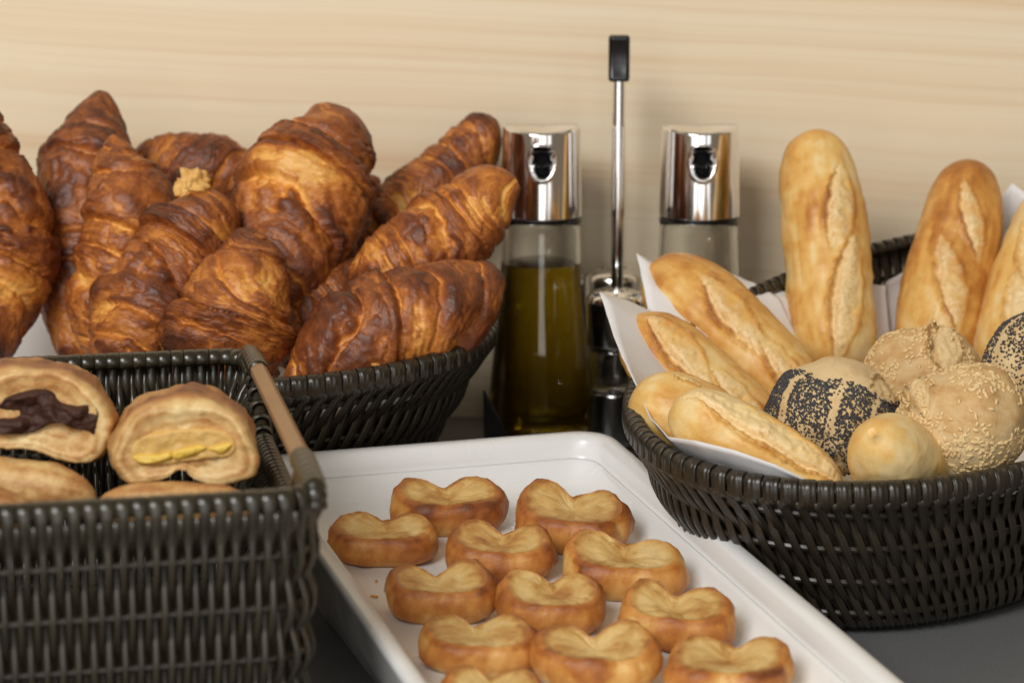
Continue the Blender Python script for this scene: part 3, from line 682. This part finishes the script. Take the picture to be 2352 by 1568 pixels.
plain_pastry([(-160, 1160, .985, 110), (-60, 1165, .985, 110), (70, 1178, .985, 80)], 'orange brown pastry edge in the lower left corner of the basket', 431, .72)
plain_pastry([(225, 1162, 1.005, 80), (330, 1160, 1.005, 100), (450, 1162, 1.005, 100), (590, 1170, 1.005, 80)], 'pastry lying under the custard filled one', 441, .5)

# ------------------------------------------------------------------ white tray with heart shaped rolls
TA = math.radians(17.6); e1 = np.array([math.sin(TA), -math.cos(TA)]); e2 = np.array([math.cos(TA), math.sin(TA)])   # e1 towards the viewer, e2 to the right
TC = np.array([.0515, 1.3135]); TW, TL, TZ, TS = .200, .46, .060, .054       # back right corner of the rim, width, length, height, slope
def tray_pt(w, l, dz): q = TC - e2*w + e1*l; return np.array([q[0], q[1], TZ - TS*l + dz])
def tray():
    n = 320; rows = []
    spec = [(.016, None), (.004, -.022), (.0015, -.006), (.0, -.0030), (.0006, -.0010), (.0022, .0), (.0062, -.0002), (.0088, -.0012), (.0102, -.0035), (.0110, -.0095), (.0112, -.0140), (.0119, -.0140), (.0121, -.0118), (.0135, -.0125), (.0150, -.0145), (.0172, -.0178), (.0205, -.0210), (.0250, -.0232), (.031, -.0240), (.06, -.0240)]
    for q, dz in spec:
        r = max(.020-q*.55, .009); p, _ = rounded_rect(TW-2*q, TL-2*q, r, n)
        ring = []
        for (a, b) in p:
            l, w = b+q, a+q
            P_ = tray_pt(w, l, 0 if dz is None else dz)
            if dz is None: P_[2] = .0006
            ring.append(P_)
        rows.append(ring)
    X = np.array(rows); nu, nv = X.shape[:2]; V = X.reshape(-1, 3)
    Fc = grid_faces(nu, nv)+[[(nu-1)*nv+j for j in range(nv)]]
    root = tag(mesh_obj('serving_tray', V, Fc, M['porcelain']), 'glossy white rectangular tray holding heart shaped rolls', 'tray')
    return root
tray()
FN_T = np.cross(np.append(e2, 0), np.array([e1[0], e1[1], -TS])); FN_T = -FN_T/np.linalg.norm(FN_T); FN_T = FN_T*np.sign(FN_T[2])
F0 = tray_pt(.09, .2, -.0240)
def on_tray(px, py):
    r = _f+np.array([1, 0, 0])*(px-1176)/F+_u*(784-py)/F; return CAM+r*(np.dot(F0-CAM, FN_T)/np.dot(r, FN_T))
HO = [(0, -21), (14, -20), (25.5, -13.5), (31, -1.5), (29, 11), (22, 18), (13.5, 18.5), (5.5, 15), (0, 11.5)]
HO = HO + [(-x, y) for x, y in HO[-2:0:-1]]
def heart_roll(px, py, wpx, yaw, seed, label, tone=0., hk=1.):
    r = np.random.default_rng(seed); c = on_tray(px, py); sc = wpx*np.linalg.norm(c-CAM)/F/.0635
    O = np.array(HO, float)*mm; O = O*(1+.022*r.normal(size=(len(O), 1))*.5); O[:, 0] += r.uniform(-.16, .16)*O[:, 1] + r.uniform(-.004, .003)*np.exp(-(O[:, 0]/.012)**2)*(O[:, 1] > 0); O[:, 0] *= np.where(O[:, 0] > 0, r.uniform(.90, 1.08), r.uniform(.90, 1.08)); O[:, 1] *= np.where(O[:, 1] < 0, r.uniform(.80, 1.05), r.uniform(.92, 1.08)); O = O*.95; O = catmull(O, 150, True)
    cc = np.array([0, .0015]); hl, hr = r.uniform(.6, 1.5), r.uniform(.6, 1.5)
    spec = [(.02, 0), (.5, 0), (.72, .0), (.86, .03), (1.0, .15), (1.085, .30), (1.115, .48), (1.10, .66), (1.06, .82), (1.005, .93), (.945, .99), (.895, 1.0)]
    top = [(.89, .998), (.86, .985), (.81, .97), (.73, .95), (.62, .935), (.48, .92), (.32, .905), (.16, .89), (.02, .88)]
    def build(sp, k0):
        R_, Bk = [], []
        for s, h in sp:
            q = cc+(O-cc)*s; hh = (.0188 + .0068*sstep(-.016, .020, q[:, 1])*(hl+(hr-hl)*sstep(-.012, .012, q[:, 0])) - .0035*np.exp(-(q[:, 0]/.009)**2)*sstep(-.012, .004, q[:, 1]))*hk
            Z = h*hh; q3 = np.concatenate([q, Z[:, None]], 1); w = fbm(q3*60+seed, seed, 3); w2 = fbm(q3*240+seed, seed+2, 3)
            ctr = np.array([0, -.0035, .012]); q3 = q3+unit(q3-ctr)*(w*.0017+w2*.0006)[:, None]*(h > .05)*(1 if not k0 else sstep(0, .6, s))
            if k0: q3[:, 2] += (w2*.0005 + .0006*np.sin(s*26+3*w))*(s < .8)*sstep(0, .5, s)
            R_.append(q3)
            if k0: Bk.append(.42+.30*w+.22*w2+.50*sstep(.74, .89, s)+.10*math.sin(s*26)+.16*(1-sstep(0, .35, s))+tone*.8)
            else: Bk.append(.43+tone+.30*w+.12*w2+.20*math.exp(-((h-.93)/.14)**2)*(s < 1.06)-.12*(h < .2)*(s > .85)+.10*sstep(.010, .02, q[:, 1]))
        return np.array(R_), np.array(Bk)
    X, Bk = build(spec, 0); X2, Bk2 = build(top, 1); X2[0] = X[-1]
    root = empty('heart_roll', c); root.rotation_euler = (-math.atan(TS)*.0, 0, 0)
    up = Vector(FN_T); q = up.to_track_quat('Z', 'Y').to_matrix(); fw = Vector((math.sin(yaw), math.cos(yaw), 0)); fw = (fw-up*fw.dot(up)).normalized(); rt_ = fw.cross(up)
    from mathutils import Matrix
    root.rotation_euler = Matrix((rt_, fw, up)).transposed().to_euler(); root.scale = (sc,)*3
    finish('crust', X, M['heart'], {'bake': Bk, 'crumb': 0*Bk}, root, True, False); finish('cut_face', X2, M['heart_top'], {'bake': Bk2, 'crumb': 0*Bk2}, root, False, True)
    return tag(root, label, 'roll', 'heart shaped rolls on the white tray')
for k, (px, py, w, yaw, tone, hk, lab) in enumerate([
    (1030, 1208, 276, -.12, .16, 1.0, 'heart shaped roll farthest back on the left, darkest crust, near the tray back'),
    (1312, 1246, 282, .12, .10, 1.05, 'heart shaped roll at the back right corner of the tray'),
    (886, 1280, 254, -.02, .0, .95, 'heart shaped roll at the left edge, next to the basket corner'),
    (1148, 1316, 276, .10, .10, 1.0, 'dark heart shaped roll in the second row, between the back pair'),
    (1432, 1356, 286, .05, .0, 1.05, 'second heart shaped roll down the right side of the tray'),
    (1003, 1412, 256, .02, .02, 1.15, 'plump heart shaped roll third down along the left side'),
    (1268, 1436, 264, -.06, .04, 1.1, 'heart shaped roll in the very middle of the tray'),
    (1541, 1472, 270, .16, .0, 1.1, 'third heart shaped roll down the right side of the tray'),
    (1098, 1527, 262, .03, .04, 1.1, 'heart shaped roll near the bottom left with its lower edge cut off'),
    (1366, 1566, 294, .05, -.04, 1.05, 'pale heart shaped roll at the bottom centre, cut by the frame'),
    (1672, 1592, 290, .10, -.03, 1.1, 'heart shaped roll nearest the viewer at the bottom right'),
    (1135, 1652, 250, .0, .04, 1.1, 'heart shaped roll showing only its top at the bottom edge')]):
    heart_roll(px, py+4, w*.97, yaw*1.3, 500+k*7, lab, tone, 1+(hk-1)*.7)

# ------------------------------------------------------------------ cruet set
def rounded_prof(r, z0, z1, b): return [(r-b, z0), (r-b*.3, z0+b*.3), (r, z0+b), (r, z1-b), (r-b*.3, z1-b*.3), (r-b, z1)]
def bottle(name, px, d, label, oil):
    x, y = at(px, 784, d)[:2]; c = (x, y); root = empty(name, (x, y, .0034)); kids = []
    def zz(py): return at(px, py, d)[2]
    zt, zb, zo, z0 = zz(292), zz(498), zz(600), .0034
    r = 93*mpp(px, 400, d); rb = 127*mpp(px, 985, d)
    prof = lambda z, dr: r*.975 + (rb-r*.975)*sstep(zb, z0-.02, z)*1.0 - dr
    zs = np.concatenate([np.linspace(z0, z0+.002, 3), np.linspace(z0+.004, zb-.006, 40)])
    out = [(prof(z0, .004), z0), (prof(z0, .0012), z0+.0008)] + [(prof(z, 0), z) for z in np.linspace(z0+.003, zb-.004, 40)] + [(r*1.005, zb-.0015), (r*.985, zb-.0004), (r*.93, zb-.0002)]
    inn = [(r*.90, zb-.0010)] + [(prof(z, .0032), z) for z in np.linspace(zb-.004, z0+.006, 40)] + [(prof(z0, .007), z0+.004)]
    P_ = out+inn; n = 72; a = np.linspace(0, 2*math.pi, n, endpoint=False); P_ = np.array(P_)
    V = np.stack([x+P_[:, :1]*np.cos(a), y+P_[:, :1]*np.sin(a), np.repeat(P_[:, 1:], n, 1)], -1)
    kids.append(mesh_obj('glass', V.reshape(-1, 3), grid_faces(len(P_), n)+[list(range(n))[::-1], [(len(P_)-1)*n+j for j in range(n)]], M['glass']))
    if oil:
        pr = [(prof(z0, .0066), z0+.0036)]+[(prof(z, .0030), z) for z in np.linspace(z0+.0058, zo-.0012, 40)]+[(prof(zo, .0031), zo-.0004), (prof(zo, .0042), zo)]
        kids.append(lathe('oil', pr, M['oil'], None, c, 72))
    else:
        zo2 = .045
        pr = [(prof(z0, .0066), z0+.0036)]+[(prof(z, .0030), z) for z in np.linspace(z0+.0058, zo2, 16)]
        kids.append(lathe('vinegar', pr, M['vinegar'], None, c, 72))
    # cap: shell with a saddle top and a real opening facing the viewer
    nv, nu = 240, 150; av = np.linspace(-math.pi, math.pi, nv, endpoint=False); f = np.linspace(0, 1, nu)
    Vv, Fz = np.meshgrid(av, f, indexing='xy')
    rr = r*1.006-.0013*Fz; zloc = zb+.0012+(zt-zb-.0012)*Fz
    saddle = .0022*(np.abs(np.sin(Vv))**2) - .0010
    zloc = zloc + saddle*Fz**3
    lx = Vv*r; oc = zb+(zt-zb)*.685; hw, hh_t, hh_b = .0076, .0085, .0112
    dz = zloc-oc; el = np.where(dz > 0, (np.abs(lx)/hw)**3+(np.abs(dz)/hh_t)**3.2, (np.abs(lx)/hw)**2.2+(np.abs(dz)/hh_b)**2)
    dist = el**.4
    rr = rr + .0007*np.exp(-((dist-1.10)/.07)**2)
    inside = 1-sstep(.93, 1.01, dist); rr = rr - inside*.0125
    edge_t = sstep(.965, 1, Fz); rr = rr - edge_t**2*.0012; rr[0] -= .0006
    X = np.stack([x+rr*np.sin(Vv), y-rr*np.cos(Vv), zloc], -1)
    rings = [X[k] for k in range(nu)]
    for s, dzz in ((.93, -.0012), (.85, -.0030), (.5, -.0055), (.02, -.0060)):
        q = rings[nu-1].copy(); q[:, 0] = x+(q[:, 0]-x)*s; q[:, 1] = y+(q[:, 1]-y)*s; q[:, 2] += dzz; rings.append(q)
    q0 = rings[0].copy(); q0[:, 0] = x+(q0[:, 0]-x)*.85; q0[:, 1] = y+(q0[:, 1]-y)*.85
    X = np.array([q0]+rings); nu2 = len(X)
    cap_ = mesh_obj('cap', X.reshape(-1, 3), grid_faces(nu2, nv)+[list(range(nv))[::-1], [(nu2-1)*nv+j for j in range(nv)]], M['chrome'])
    # recess faces coloured near-black: the dark of the opening is painted in
    cap_.data.materials.append(M['void'])
    ins = np.concatenate([inside[:1], inside, np.zeros((4, nv))]).reshape(-1) > .03
    for pl in cap_.data.polygons:
        if all(ins[v] for v in pl.vertices): pl.material_index = 1
    kids.append(cap_)
    # nozzle ring inside the opening
    nz = []
    for a_ in np.linspace(0, 2*math.pi, 25)[:-1]: nz.append((x+.0055*math.cos(a_), y-r+.0105, oc+.0006+.0058*math.sin(a_)*(1 if math.sin(a_) < 0 else .75)))
    nz = np.array(nz); tn = unit(np.roll(nz, -1, 0)-np.roll(nz, 1, 0)); up = np.tile([0, -1.0, 0], (24, 1)); V, Fc, _ = sweep(nz, np.cross(tn, up), up, .0009, .0030, True, CIRC)
    kids.append(mesh_obj('nozzle', V, Fc, M['black']))
    kids.append(lathe('collar', [(r*.90, zb-.0008), (r*.965, zb-.0002), (r*.965, zb+.0012), (r*.88, zb+.0015)], M['black'], None, c, 64))
    adopt(root, kids); adopt(cap_, [k for k in kids if k.name.startswith('nozzle')]); return tag(root, label, 'bottle', 'chrome capped cruet bottles')
M['vinegar'] = m_glass('dark_vinegar', (.25, .10, .03), 1.34)
bottle('oil_bottle', 1243, 1.515, 'glass bottle of olive oil with chrome spout cap beside the croissants', True)
bottle('vinegar_bottle', 1601, 1.515, 'clear glass bottle with chrome spout cap behind the baguettes', False)

def stand():
    d = 1.515; x, y = at(1416, 784, d)[:2]; root = empty('cruet_stand', (x, y, 0)); kids = []
    zk0, zk1 = at(1418, 186, d)[2], at(1418, 82, d)[2]; k = mpp(1418, 200, d)
    r = 15.0*k; kids.append(lathe('rod', [(r*.9, .0025), (r, .004), (r, zk0+.004), (r*.9, zk0+.006)], M['chrome'], None, (x, y), 40))
    # knob: square section, waisted front and back
    hw = 24.5*k; zs = np.linspace(0, 1, 24); rings = []
    for s in zs:
        z = zk0+(zk1-zk0)*s; wst = math.sin(math.pi*np.clip((s-.06)/.88, 0, 1)); e = 1-.12*max(0, (abs(s-.5)-.44)/.06)**2
        dep = hw*(.95-.42*wst)*e; ring = []
        for (a, b) in ((-1, -1), (-.55, -1), (.0, -1), (.55, -1), (1, -1), (1, 0), (1, 1), (.55, 1), (0, 1), (-.55, 1), (-1, 1), (-1, 0)):
            f = 1-.32*wst*(abs(a) < .3)
            ring.append((x+a*hw*e*(.93 if abs(a) == 1 and abs(b) == 1 else 1), y+b*dep*f, z))
        rings.append(ring)
    X = np.array(rings); o = mesh_obj('knob', X.reshape(-1, 3), grid_faces(24, 12)+[list(range(12))[::-1], [23*12+j for j in range(12)]], M['black']); kids.append(o)
    # base: black tray with four cups, and the wing that shows left of the oil bottle
    p, _ = rounded_rect(.165, .105, .02, 120); q = np.array([x-.0825, y-.058])
    rows = [np.concatenate([q+.0825*0+p, np.full((120, 1), z)], 1) for z in (.0005, .0030)]
    inner, _ = rounded_rect(.165, .105, .02, 120); ctr = np.array([.0825, .0525])
    rows.append(np.concatenate([q+ctr+(p-ctr)*.97, np.full((120, 1), .0033)], 1)); rows.append(np.concatenate([q+ctr+(p-ctr)*.95, np.full((120, 1), .0030)], 1))
    X = np.array(rows); kids.append(mesh_obj('base', X.reshape(-1, 3), grid_faces(4, 120)+[list(range(120))[::-1], [3*120+j for j in range(120)]], M['black'], None, False))
    A = [at(1109, 897, 1.452), at(1113, 1020, 1.452), at(1190, 1022, 1.452)]
    A[1][2] = .006; A[2][2] = .006
    V = [a for a in A]+[a+np.array([.0012, .0022, 0]) for a in A]
    kids.append(mesh_obj('wing', V, [(0, 1, 2), (3, 5, 4), (0, 3, 4, 1), (1, 4, 5, 2), (2, 5, 3, 0)], M['black'], None, False))
    adopt(root, kids); tag(root, 'cruet stand with upright chrome rod and black knob between two bottles', 'cruet stand')
stand()
def shaker(px, ptop, pneck, d, wpx, label, fill):
    x, y = at(px, 784, d)[:2]; k = mpp(px, pneck, d); r = wpx*.5*k; zt = at(px, ptop, d)[2]; zn = at(px, pneck, d)[2]
    root = empty('shaker', (x, y, .0034)); z0 = .0034; kids = []
    dome = [(r*.9, zn), (r*.98, zn+.0008), (r, zn+.002), (r, zt-.0085), (r*.99, zt-.0065), (r*.95, zt-.0045), (r*.84, zt-.0025), (r*.6, zt-.0008), (r*.3, zt-.0001), (.0004, zt)]
    lid = lathe('lid', dome, M['chrome'], None, (x, y), 56); kids.append(lid)
    for a in range(6):
        ang = a*math.pi/3; hx, hy = x+r*.38*math.cos(ang), y+r*.38*math.sin(ang)
        kids.append(lathe('hole', [(.0011, zt-.0012), (.0011, zt-.00015), (.0002, zt-.0001)], M['void'], None, (hx, hy), 12))
    zs = np.linspace(z0, zn-.001, 24); rad = lambda z: r*(.86+.10*sstep(zn, z0, z))
    out = [(rad(z0)-.002, z0)]+[(rad(z), z) for z in np.linspace(z0+.001, zn-.0005, 24)]; inn = [(rad(z)-.0022, z) for z in np.linspace(zn-.0008, z0+.006, 24)]
    P_ = np.array(out+inn); n = 56; a = np.linspace(0, 2*math.pi, n, endpoint=False)
    V = np.stack([x+P_[:, :1]*np.cos(a), y+P_[:, :1]*np.sin(a), np.repeat(P_[:, 1:], n, 1)], -1)
    kids.append(mesh_obj('glass', V.reshape(-1, 3), grid_faces(len(P_), n)+[list(range(n))[::-1], [(len(P_)-1)*n+j for j in range(n)]], M['glass']))
    zf = z0+(zn-z0)*.62; kids.append(lathe('filling', [(rad(z0)-.004, z0+.0062)]+[(rad(z)-.0020, z) for z in np.linspace(z0+.008, zf, 10)], fill, None, (x, y), 48))
    adopt(root, kids); adopt(lid, [k for k in kids if k.name.startswith('hole')]); tag(root, label, 'shaker', 'small chrome topped shakers')
shaker(1413, 663, 792, 1.468, 136, 'small glass shaker with domed chrome lid in front of the rod', M['steel_grey'])
shaker(1408, 614, 735, 1.560, 132, 'small chrome lidded shaker half hidden behind the rod', M['pepper'])

# ------------------------------------------------------------------ crumbs
def flake(P, s, label, seed, lift=.0006):
    r = np.random.default_rng(seed); n = 9; a = np.sort(r.uniform(0, 2*math.pi, n)); q = r.uniform(.6, 1.2, n)*s
    top = np.stack([q*np.cos(a), q*np.sin(a)*.7, r.uniform(.0004, .0012, n)], -1); bot = top*[1, 1, 0]; c = np.array([[0, 0, .0013]])
    V = np.concatenate([bot, top, c]); Fc = [(i, (i+1) % n, n+(i+1) % n, n+i) for i in range(n)]+[(n+i, n+(i+1) % n, 2*n) for i in range(n)]+[tuple(range(n))[::-1]]
    o = mesh_obj('pastry_flake', V, Fc, M['heart'], None, False, {'bake': np.full(len(V), .35), 'crumb': np.zeros(len(V))}); o.location = P+np.array([0, 0, lift]); tag(o, label, 'crumb', 'loose crumbs')
flake(on_tray(860, 1374), .0022, 'brown crumb on the tray left of the plump heart roll', 1)
flake(on_tray(864, 1338), .0009, 'tiny crumb on the tray just behind the larger one', 2)
flake(on_tray(1732, 1462), .0010, 'tiny crumb on the bare tray floor at the right', 3)
def rim_at(px, R):
    i = np.argmin([abs(1176+F*q[0]/(q[1]*math.cos(PITCH)-(q[2]-H)*math.sin(PITCH))-px)+(1e4 if q[1] > 1.42 else 0) for q in R]); return R[i]
flake(rim_at(858, L_R), .0022, 'golden flake lying on the oval basket rim below the front croissant', 4, .0052)
